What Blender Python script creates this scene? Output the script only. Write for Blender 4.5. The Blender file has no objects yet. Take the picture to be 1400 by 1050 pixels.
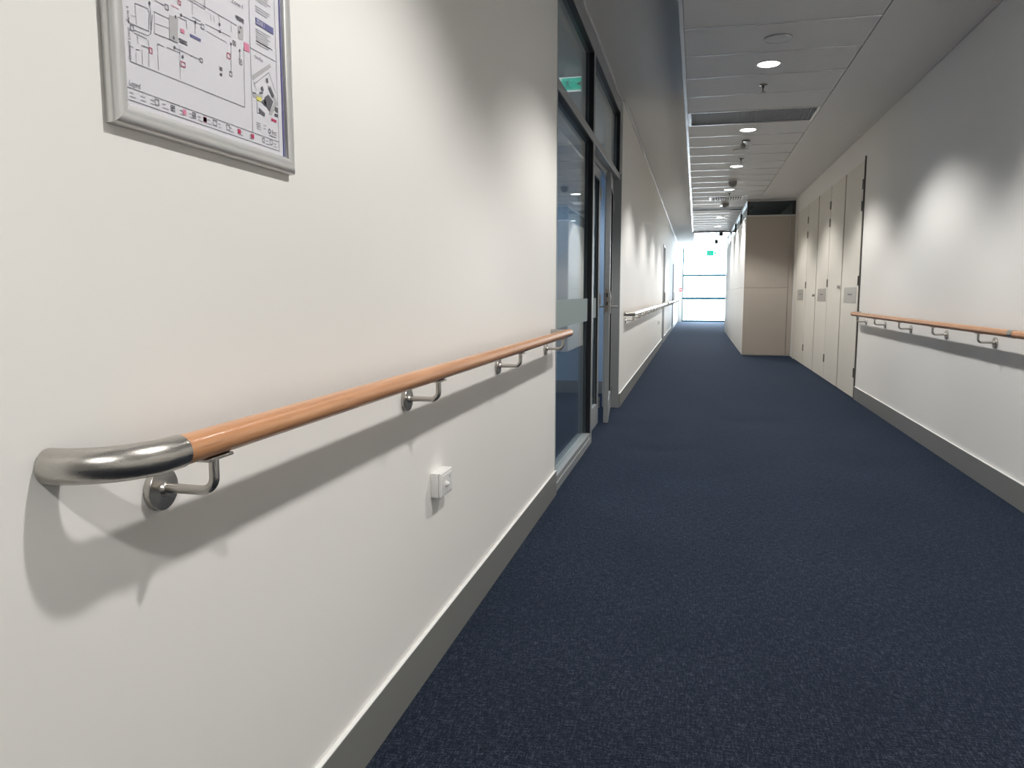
import bpy, bmesh, math, random
from mathutils import Vector, Matrix
random.seed(7)
PI = math.pi
SC = bpy.context.scene
COL = SC.collection

# ------------------------------------------------------------------ camera, world, exposure
cam_d = bpy.data.cameras.new('camera')
cam_d.sensor_fit = 'HORIZONTAL'; cam_d.sensor_width = 36.0; cam_d.lens = 27.0
cam_d.clip_start = 0.02; cam_d.clip_end = 300
cam = bpy.data.objects.new('camera', cam_d); COL.objects.link(cam)
cam.location = (0, 0, 1.2)
cam.rotation_euler = (math.radians(90 - 6.6813), 0, math.radians(13.4074))
SC.camera = cam
SC.view_settings.view_transform = 'Standard'; SC.view_settings.look = 'None'
SC.view_settings.gamma = 1.0; SC.view_settings.use_curve_mapping = False
SC.view_settings.exposure = 0.0
SC.cycles.use_denoising = True
SC.cycles.max_bounces = 12; SC.cycles.diffuse_bounces = 8; SC.cycles.glossy_bounces = 5
SC.cycles.transparent_max_bounces = 16; SC.cycles.sample_clamp_indirect = 6.0
SC.cycles.caustics_reflective = False; SC.cycles.caustics_refractive = False

world = bpy.data.worlds.new('sky'); SC.world = world
world.use_nodes = True
bg = world.node_tree.nodes['Background']
bg.inputs[0].default_value = (0.82, 0.91, 1.0, 1); bg.inputs[1].default_value = 20.0

SPOT_W = 140.0
SPOT_COL = (1.0, 0.975, 0.94)

# dimensions (metres); y runs down the corridor, z up
XL, XLF, XR = -0.80, -0.776, 1.80
ZT, ZS = 3.0, 3.16
Y0, YE = -4.0, 34.4
YW0, YW1 = 4.46, 8.14          # glazed screen in the left wall

def portal(loc, rot, sx, sy):
    l = bpy.data.lights.new('window_portal', 'AREA'); l.shape = 'RECTANGLE'; l.size = sx; l.size_y = sy
    l.cycles.is_portal = True
    o = bpy.data.objects.new('window_portal', l); o.location = loc; o.rotation_euler = rot; COL.objects.link(o)
portal((0.55, YE + 0.2, 2.0), (math.radians(-90), 0, 0), 2.6, 4.1)
portal((-4.35, 8.5, 1.65), (0, math.radians(-90), 0), 1.6, 1.1)

FILL_LAMPS = [(-1.75, 8.3), (-2.6, 6.4)]  # unseen fill lamps, added to brighten the blue office wall
for x, y in FILL_LAMPS:
    l = bpy.data.lights.new('office_fill', 'SPOT'); l.energy = 80; l.color = (0.95, 0.97, 1.0)
    l.spot_size = math.radians(130); l.spot_blend = 0.6; l.shadow_soft_size = 0.055
    o = bpy.data.objects.new('office_fill', l); o.location = (x, y, 2.87); COL.objects.link(o)
DOWNLIGHT_Y = [4.09 + 2.504 * k for k in range(-2, 8)]
for y in DOWNLIGHT_Y:
    l = bpy.data.lights.new('downlight_beam', 'SPOT'); l.energy = SPOT_W; l.color = SPOT_COL
    l.spot_size = math.radians(125); l.spot_blend = 0.42; l.shadow_soft_size = 0.055
    o = bpy.data.objects.new('downlight_beam', l); o.location = (0.505, y, ZT - 0.07); COL.objects.link(o)

# ------------------------------------------------------------------ materials
def mat(name, col=(0.8, 0.8, 0.8), rough=0.5, metal=0.0, spec=0.5, coat=0.0, emit=None, estr=0.0):
    m = bpy.data.materials.new(name); m.use_nodes = True
    b = m.node_tree.nodes['Principled BSDF']
    b.inputs['Base Color'].default_value = (*col, 1); b.inputs['Roughness'].default_value = rough
    b.inputs['Metallic'].default_value = metal; b.inputs['Specular IOR Level'].default_value = spec
    b.inputs['Coat Weight'].default_value = coat; b.inputs['Coat Roughness'].default_value = 0.12
    if emit: b.inputs['Emission Color'].default_value = (*emit, 1); b.inputs['Emission Strength'].default_value = estr
    return m
def nodes(m):
    nt = m.node_tree; return nt, nt.nodes['Principled BSDF'], nt.nodes.new, nt.links.new
def noise_relief(m, scale=180, strength=0.05, dist=0.001, colvar=0.04, cscale=3.0, stretch=(1, 1, 1)):
    nt, b, N, Lk = nodes(m)
    tc = N('ShaderNodeTexCoord'); mp = N('ShaderNodeMapping'); mp.inputs['Scale'].default_value = stretch
    Lk(tc.outputs['Object'], mp.inputs['Vector'])
    n = N('ShaderNodeTexNoise'); n.inputs['Scale'].default_value = scale; n.inputs['Detail'].default_value = 3
    Lk(mp.outputs[0], n.inputs['Vector'])
    bp = N('ShaderNodeBump'); bp.inputs['Strength'].default_value = strength; bp.inputs['Distance'].default_value = dist
    Lk(n.outputs['Fac'], bp.inputs['Height']); Lk(bp.outputs[0], b.inputs['Normal'])
    if colvar:
        n2 = N('ShaderNodeTexNoise'); n2.inputs['Scale'].default_value = cscale
        Lk(mp.outputs[0], n2.inputs['Vector'])
        h = N('ShaderNodeHueSaturation'); h.inputs['Color'].default_value = b.inputs['Base Color'].default_value
        mr = N('ShaderNodeMapRange'); mr.inputs[3].default_value = 1 - colvar; mr.inputs[4].default_value = 1 + colvar
        Lk(n2.outputs['Fac'], mr.inputs[0]); Lk(mr.outputs[0], h.inputs['Value']); Lk(h.outputs[0], b.inputs['Base Color'])
    return m

WALL = noise_relief(mat('wall_paint', (0.83, 0.82, 0.79), 0.55, spec=0.35), 260, 0.06, 0.0006, 0.012, 1.2)
CEIL = noise_relief(mat('ceiling_paint', (0.76, 0.76, 0.755), 0.8, spec=0.2), 200, 0.05, 0.0005, 0.01)
TILE = noise_relief(mat('ceiling_tile_board', (0.70, 0.705, 0.71), 0.7, spec=0.3), 300, 0.12, 0.0008, 0.02)
GRID = mat('white_grid_metal', (0.72, 0.74, 0.76), 0.24, 0.35)
EDGE = mat('white_edge_metal', (0.78, 0.80, 0.82), 0.22, 0.4)
SKIRT = noise_relief(mat('grey_skirting_paint', (0.215, 0.217, 0.205), 0.4), 200, 0.03, 0.0004, 0.02)
FRAME = noise_relief(mat('grey_powdercoat', (0.36, 0.38, 0.385), 0.38, 0.25), 400, 0.04, 0.0003, 0.0)
GASKET = mat('black_gasket', (0.008, 0.008, 0.010), 0.5)
DOORM = noise_relief(mat('door_laminate', (0.72, 0.69, 0.62), 0.42), 120, 0.03, 0.0004, 0.02)
PANELM = noise_relief(mat('partition_laminate', (0.43, 0.385, 0.335), 0.45), 120, 0.03, 0.0004, 0.02)
GAP = mat('dark_gap', (0.02, 0.018, 0.016), 0.8)
DARK = mat('dark_metal', (0.05, 0.05, 0.052), 0.45, 0.4)
GRILLE = noise_relief(mat('grey_grille', (0.36, 0.385, 0.405), 0.6), 300, 0.1, 0.001, 0.03)
EDGE_SHADE = mat('door_edge_shade', (0.10, 0.095, 0.085), 0.5)  # dark tone stands for shade on the first door's near edge
WHITE = mat('white_plastic', (0.80, 0.80, 0.785), 0.35)
PALE = mat('pale_metal', (0.62, 0.62, 0.61), 0.35, 0.5)
GREYD = mat('grey_dome_plastic', (0.22, 0.21, 0.205), 0.4)
BRONZE = mat('lock_plate_metal', (0.42, 0.36, 0.31), 0.35, 0.8)
RED = mat('red_plastic', (0.55, 0.02, 0.03), 0.4)
BLUEWALL = noise_relief(mat('office_blue_paint', (0.34, 0.47, 0.63), 0.6), 200, 0.05, 0.0005, 0.02)
OFFICE = noise_relief(mat('office_wall_paint', (0.55, 0.60, 0.64), 0.6), 200, 0.05, 0.0005, 0.02)
BLUEFRAME = mat('window_frame_blue', (0.02, 0.10, 0.14), 0.6, 0.0)
ALU = noise_relief(mat('satin_aluminium', (0.72, 0.72, 0.71), 0.34, 0.55), 500, 0.02, 0.0001, 0.0)
LENS = mat('lamp_lens', (1, 1, 1), 0.5, emit=(1.0, 0.98, 0.94), estr=14.0)
GREEN = mat('exit_green', (0.0, 0.45, 0.30), 0.4, emit=(0.0, 0.72, 0.50), estr=0.9)
SIGNW = mat('exit_white', (0.8, 0.8, 0.8), 0.4, emit=(0.9, 1.0, 0.97), estr=0.9)
PLATE = mat('sign_plate_grey', (0.37, 0.36, 0.33), 0.3)
INK = mat('print_ink', (0.12, 0.12, 0.14), 0.5)
INKG = mat('print_grey', (0.42, 0.42, 0.45), 0.5)
INKF = mat('print_fill_grey', (0.45, 0.45, 0.46), 0.5)
INKP = mat('print_pink', (0.68, 0.24, 0.36), 0.5)
INKR = mat('print_red', (0.48, 0.05, 0.13), 0.5)
INKB = mat('print_blue', (0.14, 0.14, 0.30), 0.5)
INKY = mat('print_yellow', (0.72, 0.68, 0.16), 0.5)
PAPER = mat('paper', (0.72, 0.715, 0.765), 0.35, coat=0.25)

def steel():
    m = mat('brushed_steel', (0.50, 0.48, 0.45), 0.27, 1.0)
    nt, b, N, Lk = nodes(m)
    tc = N('ShaderNodeTexCoord'); mp = N('ShaderNodeMapping'); mp.inputs['Scale'].default_value = (30, 900, 900)
    n = N('ShaderNodeTexNoise'); n.inputs['Scale'].default_value = 1.0; n.inputs['Detail'].default_value = 2
    mr = N('ShaderNodeMapRange'); mr.inputs[3].default_value = 0.22; mr.inputs[4].default_value = 0.38
    bp = N('ShaderNodeBump'); bp.inputs['Strength'].default_value = 0.06; bp.inputs['Distance'].default_value = 0.0005
    Lk(tc.outputs['Object'], mp.inputs[0]); Lk(mp.outputs[0], n.inputs['Vector']); Lk(n.outputs['Fac'], mr.inputs[0])
    Lk(mr.outputs[0], b.inputs['Roughness']); Lk(n.outputs['Fac'], bp.inputs['Height']); Lk(bp.outputs[0], b.inputs['Normal'])
    return m
STEEL = steel()
STEELD = mat('dark_steel', (0.24, 0.23, 0.21), 0.35, 0.7)

def wood():
    m = mat('beech_wood', (0.6, 0.28, 0.12), 0.32, spec=0.5, coat=0.45)
    nt, b, N, Lk = nodes(m)
    tc = N('ShaderNodeTexCoord'); mp = N('ShaderNodeMapping'); mp.inputs['Scale'].default_value = (14, 0.55, 14)
    n = N('ShaderNodeTexNoise'); n.inputs['Scale'].default_value = 6; n.inputs['Detail'].default_value = 6; n.inputs['Distortion'].default_value = 0.4
    cr = N('ShaderNodeValToRGB')
    e = cr.color_ramp.elements; e[0].position = 0.3; e[0].color = (0.50, 0.232, 0.105, 1); e[1].position = 0.72; e[1].color = (0.67, 0.345, 0.172, 1)
    mp2 = N('ShaderNodeMapping'); mp2.inputs['Scale'].default_value = (70, 5, 70)
    n2 = N('ShaderNodeTexNoise'); n2.inputs['Scale'].default_value = 2.2; n2.inputs['Detail'].default_value = 2
    cr2 = N('ShaderNodeValToRGB'); e = cr2.color_ramp.elements
    e[0].position = 0.27; e[0].color = (0.55, 0.5, 0.45, 1); e[1].position = 0.36; e[1].color = (1, 1, 1, 1)
    mx = N('ShaderNodeMixRGB'); mx.blend_type = 'MULTIPLY'; mx.inputs[0].default_value = 0.6
    Lk(tc.outputs['Object'], mp.inputs[0]); Lk(tc.outputs['Object'], mp2.inputs[0])
    Lk(mp.outputs[0], n.inputs['Vector']); Lk(mp2.outputs[0], n2.inputs['Vector'])
    Lk(n.outputs['Fac'], cr.inputs[0]); Lk(n2.outputs['Fac'], cr2.inputs[0])
    Lk(cr.outputs[0], mx.inputs[1]); Lk(cr2.outputs[0], mx.inputs[2]); Lk(mx.outputs[0], b.inputs['Base Color'])
    return m
WOOD = wood()

def carpet():
    m = mat('navy_carpet', (0.02, 0.027, 0.045), 0.95, spec=0.15)
    nt, b, N, Lk = nodes(m)
    b.inputs['Sheen Weight'].default_value = 0.14; b.inputs['Sheen Roughness'].default_value = 0.5
    b.inputs['Sheen Tint'].default_value = (0.25, 0.5, 1, 1)  # blue of the skylight put into the sheen for the far floor
    tc = N('ShaderNodeTexCoord')
    def nz(sc, scale, det):
        mp = N('ShaderNodeMapping'); mp.inputs['Scale'].default_value = sc
        n = N('ShaderNodeTexNoise'); n.inputs['Scale'].default_value = scale; n.inputs['Detail'].default_value = det
        n.inputs['Roughness'].default_value = 0.65
        Lk(tc.outputs['Object'], mp.inputs[0]); Lk(mp.outputs[0], n.inputs['Vector']); return n
    a = nz((1, 5, 1), 30, 5); c = nz((5, 1, 1), 30, 5); d = nz((1, 1, 1), 1.6, 3); f = nz((1, 1, 1), 260, 1)
    add = N('ShaderNodeMath'); add.operation = 'ADD'; Lk(a.outputs['Fac'], add.inputs[0]); Lk(c.outputs['Fac'], add.inputs[1])
    add2 = N('ShaderNodeMath'); add2.operation = 'ADD'; Lk(add.outputs[0], add2.inputs[0]); Lk(f.outputs['Fac'], add2.inputs[1])
    mr = N('ShaderNodeMapRange'); mr.inputs[1].default_value = 1.22; mr.inputs[2].default_value = 1.80
    Lk(add2.outputs[0], mr.inputs[0])
    cr = N('ShaderNodeValToRGB'); e = cr.color_ramp.elements
    e[0].position = 0.12; e[0].color = (0.0006, 0.0007, 0.0014, 1); e[1].position = 0.92; e[1].color = (0.049, 0.057, 0.078, 1)
    el = cr.color_ramp.elements.new(0.55); el.color = (0.0078, 0.0095, 0.0142, 1)
    Lk(mr.outputs[0], cr.inputs[0])
    h = N('ShaderNodeHueSaturation'); m2 = N('ShaderNodeMapRange'); m2.inputs[1].default_value = 0.3; m2.inputs[2].default_value = 0.7; m2.inputs[3].default_value = 0.8; m2.inputs[4].default_value = 1.2
    Lk(d.outputs['Fac'], m2.inputs[0]); Lk(m2.outputs[0], h.inputs['Value']); Lk(cr.outputs[0], h.inputs['Color'])
    Lk(h.outputs[0], b.inputs['Base Color'])
    bp = N('ShaderNodeBump'); bp.inputs['Strength'].default_value = 0.5; bp.inputs['Distance'].default_value = 0.004
    Lk(add2.outputs[0], bp.inputs['Height']); Lk(bp.outputs[0], b.inputs['Normal'])
    return m
CARPET = carpet()

def glass(name, tint, rough=0.0, ior=1.5):
    m = bpy.data.materials.new(name); m.use_nodes = True
    nt = m.node_tree; nt.nodes.remove(nt.nodes['Principled BSDF'])
    N, Lk = nt.nodes.new, nt.links.new
    t = N('ShaderNodeBsdfTransparent'); t.inputs[0].default_value = (*tint, 1)
    g = N('ShaderNodeBsdfGlossy'); g.inputs['Roughness'].default_value = rough; g.inputs[0].default_value = (0.92, 0.96, 0.97, 1)
    fr = N('ShaderNodeFresnel'); ge = N('ShaderNodeNewGeometry'); mr = N('ShaderNodeMapRange')
    mr.inputs[3].default_value = ior; mr.inputs[4].default_value = 1 / ior      # thin pane: both faces reflect alike
    Lk(ge.outputs['Backfacing'], mr.inputs[0]); Lk(mr.outputs[0], fr.inputs[0])
    mx = N('ShaderNodeMixShader'); Lk(fr.outputs[0], mx.inputs[0]); Lk(t.outputs[0], mx.inputs[1]); Lk(g.outputs[0], mx.inputs[2])
    Lk(mx.outputs[0], nt.nodes['Material Output'].inputs['Surface'])
    return m
GLASS = glass('screen_glass', (0.93, 0.965, 0.97))
GLASSD = glass('dark_glass', (0.60, 0.65, 0.66))
GLASST = glass('tinted_glass', (0.30, 0.34, 0.40))  # tint dims the daylight through the added office window
GLASSC = glass('clear_glass', (0.97, 0.985, 0.985), 0.0, 1.2)
def frost():
    m = mat('frosted_film', (0.27, 0.32, 0.32), 0.85, spec=0.1)
    return m
FROST = frost()

# ------------------------------------------------------------------ mesh helpers
class MB:
    """collects shapes; build() links them as ONE mesh object"""
    def __init__(s): s.bm = bmesh.new()
    def box(s, x0, x1, y0, y1, z0, z1, bev=0.0, seg=1):
        v = [s.bm.verts.new(p) for p in ((x0,y0,z0),(x1,y0,z0),(x1,y1,z0),(x0,y1,z0),(x0,y0,z1),(x1,y0,z1),(x1,y1,z1),(x0,y1,z1))]
        fs = [s.bm.faces.new([v[i] for i in q]) for q in ((3,2,1,0),(4,5,6,7),(0,1,5,4),(1,2,6,5),(2,3,7,6),(3,0,4,7))]
        if bev:
            es = list({e for f in fs for e in f.edges})
            bmesh.ops.bevel(s.bm, geom=es, offset=bev, segments=seg, profile=0.6, affect='EDGES')
        return s
    def ring(s, c, r, n, u, w):
        return [s.bm.verts.new(c + (u * math.cos(2*PI*k/n) + w * math.sin(2*PI*k/n)) * r) for k in range(n)]
    def tube(s, path, r, n=14, cap=True, rs=None):
        P = [Vector(p) for p in path]
        t0 = (P[1] - P[0]).normalized()
        u = t0.cross(Vector((0, 0, 1)) if abs(t0.z) < 0.9 else Vector((0, 1, 0))).normalized(); w = t0.cross(u).normalized()
        rings = []; tp = t0
        for i, p in enumerate(P):
            t = (P[min(i+1, len(P)-1)] - P[max(i-1, 0)]).normalized()
            q = tp.rotation_difference(t); u = q @ u; w = q @ w; tp = t
            rings.append(s.ring(p, rs[i] if rs else r, n, u, w))
        for a, b in zip(rings, rings[1:]):
            for k in range(n): s.bm.faces.new((a[k], a[(k+1) % n], b[(k+1) % n], b[k]))
        if cap: s.bm.faces.new(rings[0][::-1]); s.bm.faces.new(rings[-1])
        return s
    def lathe(s, prof, c, axis, n=24):
        """prof: (radius, distance along axis)"""
        c = Vector(c); a = Vector(axis).normalized()
        u = a.cross(Vector((0, 0, 1)) if abs(a.z) < 0.9 else Vector((1, 0, 0))).normalized(); w = a.cross(u)
        rings = [[s.bm.verts.new(c + a * h)] if r == 0 else s.ring(c + a * h, r, n, u, w) for r, h in prof]
        for A, B in zip(rings, rings[1:]):
            for k in range(n):
                if len(A) == 1 and len(B) == 1: continue
                if len(A) == 1: s.bm.faces.new((A[0], B[(k+1) % n], B[k]))
                elif len(B) == 1: s.bm.faces.new((A[k], A[(k+1) % n], B[0]))
                else: s.bm.faces.new((A[k], A[(k+1) % n], B[(k+1) % n], B[k]))
        if len(rings[0]) > 1: s.bm.faces.new(rings[0])
        if len(rings[-1]) > 1: s.bm.faces.new(rings[-1])
        return s
    def prism(s, pts, d):
        """extrude a planar polygon (list of 3D points) by vector d"""
        d = Vector(d); a = [s.bm.verts.new(p) for p in pts]; b = [s.bm.verts.new(Vector(p) + d) for p in pts]
        n = len(pts); s.bm.faces.new(a[::-1]); s.bm.faces.new(b)
        for k in range(n): s.bm.faces.new((a[k], a[(k+1) % n], b[(k+1) % n], b[k]))
        return s
    def mesh(s, name, m, angle=35):
        bmesh.ops.recalc_face_normals(s.bm, faces=s.bm.faces)
        me = bpy.data.meshes.new(name); s.bm.to_mesh(me); s.bm.free()
        me.materials.append(m)
        me.polygons.foreach_set('use_smooth', [True] * len(me.polygons))
        me.set_sharp_from_angle(angle=math.radians(angle))
        return me
    def build(s, name, m, parent=None, origin=None, angle=35):
        me = s.mesh(name, m, angle); return link(name, me, parent, origin)
def link(name, me, parent=None, origin=None):
    o = bpy.data.objects.new(name, me); COL.objects.link(o)
    if parent: o.parent = parent
    if origin: o.location = origin
    return o
def thing(name, label, cat, loc=(0, 0, 0), group=None):
    o = bpy.data.objects.new(name, None); o.empty_display_size = 0.1; COL.objects.link(o); o.location = loc
    return tag(o, label, cat, group)
def tag(o, label, cat, group=None):
    o['label'] = label; o['category'] = cat
    if group: o['group'] = group
    return o
def structure(o): o['kind'] = 'structure'; return o
def part(src, parent):
    c = src.copy(); COL.objects.link(c); c.parent = parent; return c
def copy_tree(root):
    r = root.copy(); COL.objects.link(r)
    for ch in list(root.children):
        c = part(ch, r)
        for g in list(ch.children): part(g, c)
    return r

# ------------------------------------------------------------------ room shell
floor = structure(MB().box(-4.4, 2.1, Y0 - 0.2, YE + 0.3, -0.12, 0.0).build('floor', CARPET))
ZA, YA = 4.1, 23.19            # higher ceiling over the bright end of the corridor
ceiling = structure(MB().box(-0.95, 2.1, Y0 - 0.2, YA, ZS, ZS + 0.12).box(-0.95, -0.13, YA, YE, ZS, ZS + 0.12).box(-0.25, 2.1, YA - 0.1, YE + 0.3, ZA, ZA + 0.12)
    .box(-0.25, -0.13, YA, YE, ZS + 0.12, ZA).box(-0.13, 2.1, YA - 0.12, YA, ZS + 0.12, ZA).build('ceiling', CEIL))
structure(MB().box(-0.95, XL, Y0, YW0, 0, ZS).build('wall_left', WALL))
wf = MB()
DY = ((18.55, 19.55, 2.36), (26.1, 27.2, 2.26))
ys = [YW1, 18.55, 19.55, 26.1, 27.2, YE]
for a, b in ((YW1, 18.55), (19.55, 26.1), (27.2, YE)): wf.box(-0.95, XLF, a, b, 0, ZS)
for a, b, h in DY: wf.box(-0.95, XLF, a, b, h, ZS)
structure(wf.build('wall_left_far', WALL))
YD0, YD1, ZD = 9.43, 15.24, 2.69
wr = MB().box(XR, 2.0, Y0, YD0, 0, ZS).box(XR, 2.0, YD1, YA, 0, ZS).box(XR, 2.0, YA, YE, 0, ZA).box(XR, 2.0, YD0, YD1, ZD, ZS)
wr.box(1.90, 2.0, YD0, YD1, 0, ZD)
structure(wr.build('wall_right', WALL))
structure(MB().box(-0.95, 2.0, Y0 - 0.15, Y0, 0, ZS).build('wall_back', WALL))
XW0, XW1 = -0.60, 1.62
we = MB().box(-0.95, XW0, YE, YE + 0.2, 0, ZA).box(XW1, 2.0, YE, YE + 0.2, 0, ZA).box(XW0, XW1, YE, YE + 0.2, 4.04, ZA)
structure(we.build('wall_end', WALL))
# suspended tile raft, with the plasterboard margin along the right wall
TX0, TX1 = -0.132, 1.13
mg = MB().box(TX1 + 0.006, XR - 0.005, Y0, 23.18, ZT, ZT + 0.03)
structure(mg.build('ceiling_margin', CEIL))
structure(MB().box(TX0 - 0.004, TX0 + 0.004, Y0, 23.18, ZT + 0.01, ZS).box(TX0, XR, 23.17, 23.185, ZT, ZS).build('fascia_leak_blocker', CEIL))  # left strip is unseen, added to block light leaking above the raft
eg = MB().box(TX0 - 0.027, TX0, Y0, 23.18, ZT - 0.002, ZT + 0.012, 0.001)
eg.build('edge_trim', EDGE, ceiling)
P = 0.626; J0 = 5.65
tile_me = MB().box(TX0 + 0.002, TX1, 0.010, P - 0.010, ZT + 0.002, ZT + 0.018, 0.003).mesh('ceiling_tile', TILE)
bar_me = MB().box(TX0, TX1 + 0.004, -0.009, 0.009, ZT - 0.001, ZT + 0.004).box(TX0, TX1, -0.0035, 0.0035, ZT + 0.004, ZT + 0.035).mesh('grid_bar', GRID)
GR1, GR2, DIFF = 4, 18, 15
for k in range(-15, 28):
    if k not in (GR1, GR2): link('ceiling_tile', tile_me, ceiling, (0, J0 + P * k, 0))
    link('grid_bar', bar_me, ceiling, (0, J0 + P * k, 0))
structure(MB().box(XLF, XLF + 0.022, YW1, YE, ZS - 0.012, ZS - 0.001, 0.001).box(XL, XL + 0.012, YW0, YW1, ZS - 0.010, ZS - 0.001, 0.001).build('trim_1', EDGE))
# skirtings
SK = 0.145
for nm, x0, x1, a, b in (('baseboard_left', XL, XL + 0.012, Y0, YW0), ('baseboard_left_far', XLF, XLF + 0.012, YW1, 18.55),
        ('baseboard_left_middle', XLF, XLF + 0.012, 19.55, 26.1), ('baseboard_left_end', XLF, XLF + 0.012, 27.2, YE),
        ('baseboard_right', XR - 0.012, XR, Y0, YD0), ('baseboard_right_far', XR - 0.012, XR, 25.62, YE)):
    sk = structure(MB().box(x0, x1, a, b, 0.0, SK, 0.001).build(nm, SKIRT))
    MB().box(x0, x1, a, b, SK + 0.0002, SK + 0.003, 0.0008).build('cap_bead', WHITE, sk)

# ------------------------------------------------------------------ office behind the glazed screen
structure(MB().box(-4.35, -0.95, 9.25, 9.4, 0, 3.1).build('wall_office_far', BLUEWALL))
structure(MB().box(-4.35, -0.95, 3.3, 3.45, 0, 3.1).build('wall_office_near', OFFICE))
ow = MB().box(-4.35, -4.2, 3.45, 7.9, 0, 3.1).box(-4.35, -4.2, 9.1, 9.25, 0, 3.1).box(-4.35, -4.2, 7.9, 9.1, 0, 0.85).box(-4.35, -4.2, 7.9, 9.1, 2.45, 3.1)
structure(ow.build('wall_office_outer', OFFICE))
structure(MB().box(-4.35, -0.95, 3.3, 9.4, 2.95, 3.1).box(-0.95, -0.901, YW0 + 0.001, YW1 - 0.001, 2.95, 3.1).build('ceiling_office', CEIL))
structure(MB().box(-4.2, -0.95, 9.238, 9.25, 0, 0.15, 0.002).build('baseboard_office', SKIRT))
w3 = structure(MB().box(-4.30, -4.24, 7.9, 7.95, 0.85, 2.45).box(-4.30, -4.24, 9.05, 9.1, 0.85, 2.45).box(-4.30, -4.24, 7.95, 9.05, 0.85, 0.9)
    .box(-4.30, -4.24, 7.95, 9.05, 2.4, 2.45).build('added_window_3', FRAME))  # unseen window, added to daylight the office; placed to limit spill into the corridor
MB().box(-4.275, -4.265, 7.95, 9.05, 0.9, 2.4).build('pane', GLASST, w3)

# ------------------------------------------------------------------ glazed screen (window_1) and its doors
YM0, YM1, ZTR0, ZTR1, ZH = 6.06, 6.125, 2.365, 2.425, 3.03
FX0, FX1 = -0.90, -0.797
f = MB().box(FX0, FX1, YW0, YW0 + 0.014, 0, ZS, 0.001).box(FX0, FX1, YM0, YM1, 0, ZH, 0.002)
f.box(FX0, FX1, YW0 + 0.014, YM0, 0, 0.055, 0.002).box(FX0, FX1 - 0.006, YW0 + 0.014, YM0, 0.06, 0.092, 0.002)
f.box(FX0, FX1, YW0 + 0.014, YM0, ZTR0, ZTR1, 0.002).box(FX0, FX1, YM1, YW1 - 0.01, ZTR0, ZTR1, 0.002)
f.box(FX0, FX1, YW0 + 0.014, YW1 - 0.01, ZH, ZS - 0.012, 0.002)
w1 = structure(f.build('window_1', FRAME))
MB().box(-0.875, XLF - 0.0005, YW1 - 0.025, YW1 + 0.001, 0, ZTR1, 0.002).build('door_jamb', FRAME, w1)
MB().box(FX0, -0.86, 8.09, YW1 - 0.026, 0, 2.36, 0.002).build('door_jamb', FRAME, w1)
g = MB()
for a, b, z0, z1 in ((YW0 + 0.014, YM0, 0.092, ZTR0), (YW0 + 0.014, YM0, ZTR1, ZH), (YM1, YW1 - 0.012, ZTR1, ZH)):
    g.box(-0.836, -0.801, b - 0.012, b - 0.001, z0 + 0.001, z1 - 0.001).box(-0.836, -0.801, a + 0.001, b - 0.013, z1 - 0.014, z1 - 0.001)
g.build('gasket', GASKET, w1)
MB().box(-0.842, -0.832, YW0 + 0.016, YM0 - 0.002, 0.094, ZTR0 - 0.002).build('pane', GLASS, w1)
MB().box(-0.842, -0.832, YW0 + 0.016, YM0 - 0.002, ZTR1 + 0.002, ZH - 0.002).build('pane', GLASS, w1)
MB().box(-0.842, -0.832, YM1 + 0.002, YW1 - 0.014, ZTR1 + 0.002, ZH - 0.002).build('pane', GLASS, w1)
MB().box(-0.8315, -0.8305, YW0 + 0.016, YM0 - 0.014, 0.99, 1.165).build('frosted_band', FROST, w1)
MB().box(FX0, -0.855, YM1, 8.085, 2.31, ZTR0 - 0.001, 0.002).build('door_head', FRAME, w1)

def leaf(name, L, Hh):
    """glazed aluminium leaf, hinge edge at local y = 0, running to -y, outer face at x = 0"""
    s = 0.095; T = 0.045
    b = MB().box(-T, 0, -s, 0, 0.006, Hh, 0.002).box(-T, 0, -L, -L + s, 0.006, Hh, 0.002)
    b.box(-T, 0, -L + s, -s, 0.006, 0.2, 0.002).box(-T, 0, -L + s, -s, Hh - s, Hh, 0.002)
    o = structure(b.build(name, FRAME))
    gk = MB()
    for x0, x1 in ((-0.013, -0.003), (-T + 0.003, -T + 0.013)):
        gk.box(x0, x1, -L + s, -L + s + 0.012, 0.201, Hh - s - 0.001).box(x0, x1, -s - 0.012, -s, 0.201, Hh - s - 0.001)
        gk.box(x0, x1, -L + s + 0.012, -s - 0.012, Hh - s - 0.013, Hh - s - 0.001)
    gk.build('gasket', GASKET, o)
    MB().box(-0.027, -0.019, -L + s + 0.001, -s - 0.001, 0.201, Hh - s - 0.001).build('pane', GLASS, o)
    MB().box(-0.018, -0.017, -L + s + 0.013, -s - 0.013, 0.99, 1.165).build('frosted_band', FROST, o)
    for z in (0.2, Hh / 2, Hh - 0.2):
        MB().tube([(0.006, 0.004, z - 0.05), (0.006, 0.004, z + 0.05)], 0.007, 10).build('hinge', STEEL, o)
    return o
d1 = leaf('door_1', 0.925, 2.30); d1.location = (-0.861, 7.06, 0); 
d1.scale = (1, 1, 1)
d2 = leaf('door_2', 0.985, 2.29); d2.location = (-0.853, 8.068, 0)
d2.rotation_euler = (0, 0, math.atan2(0.082, 0.98))
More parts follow.
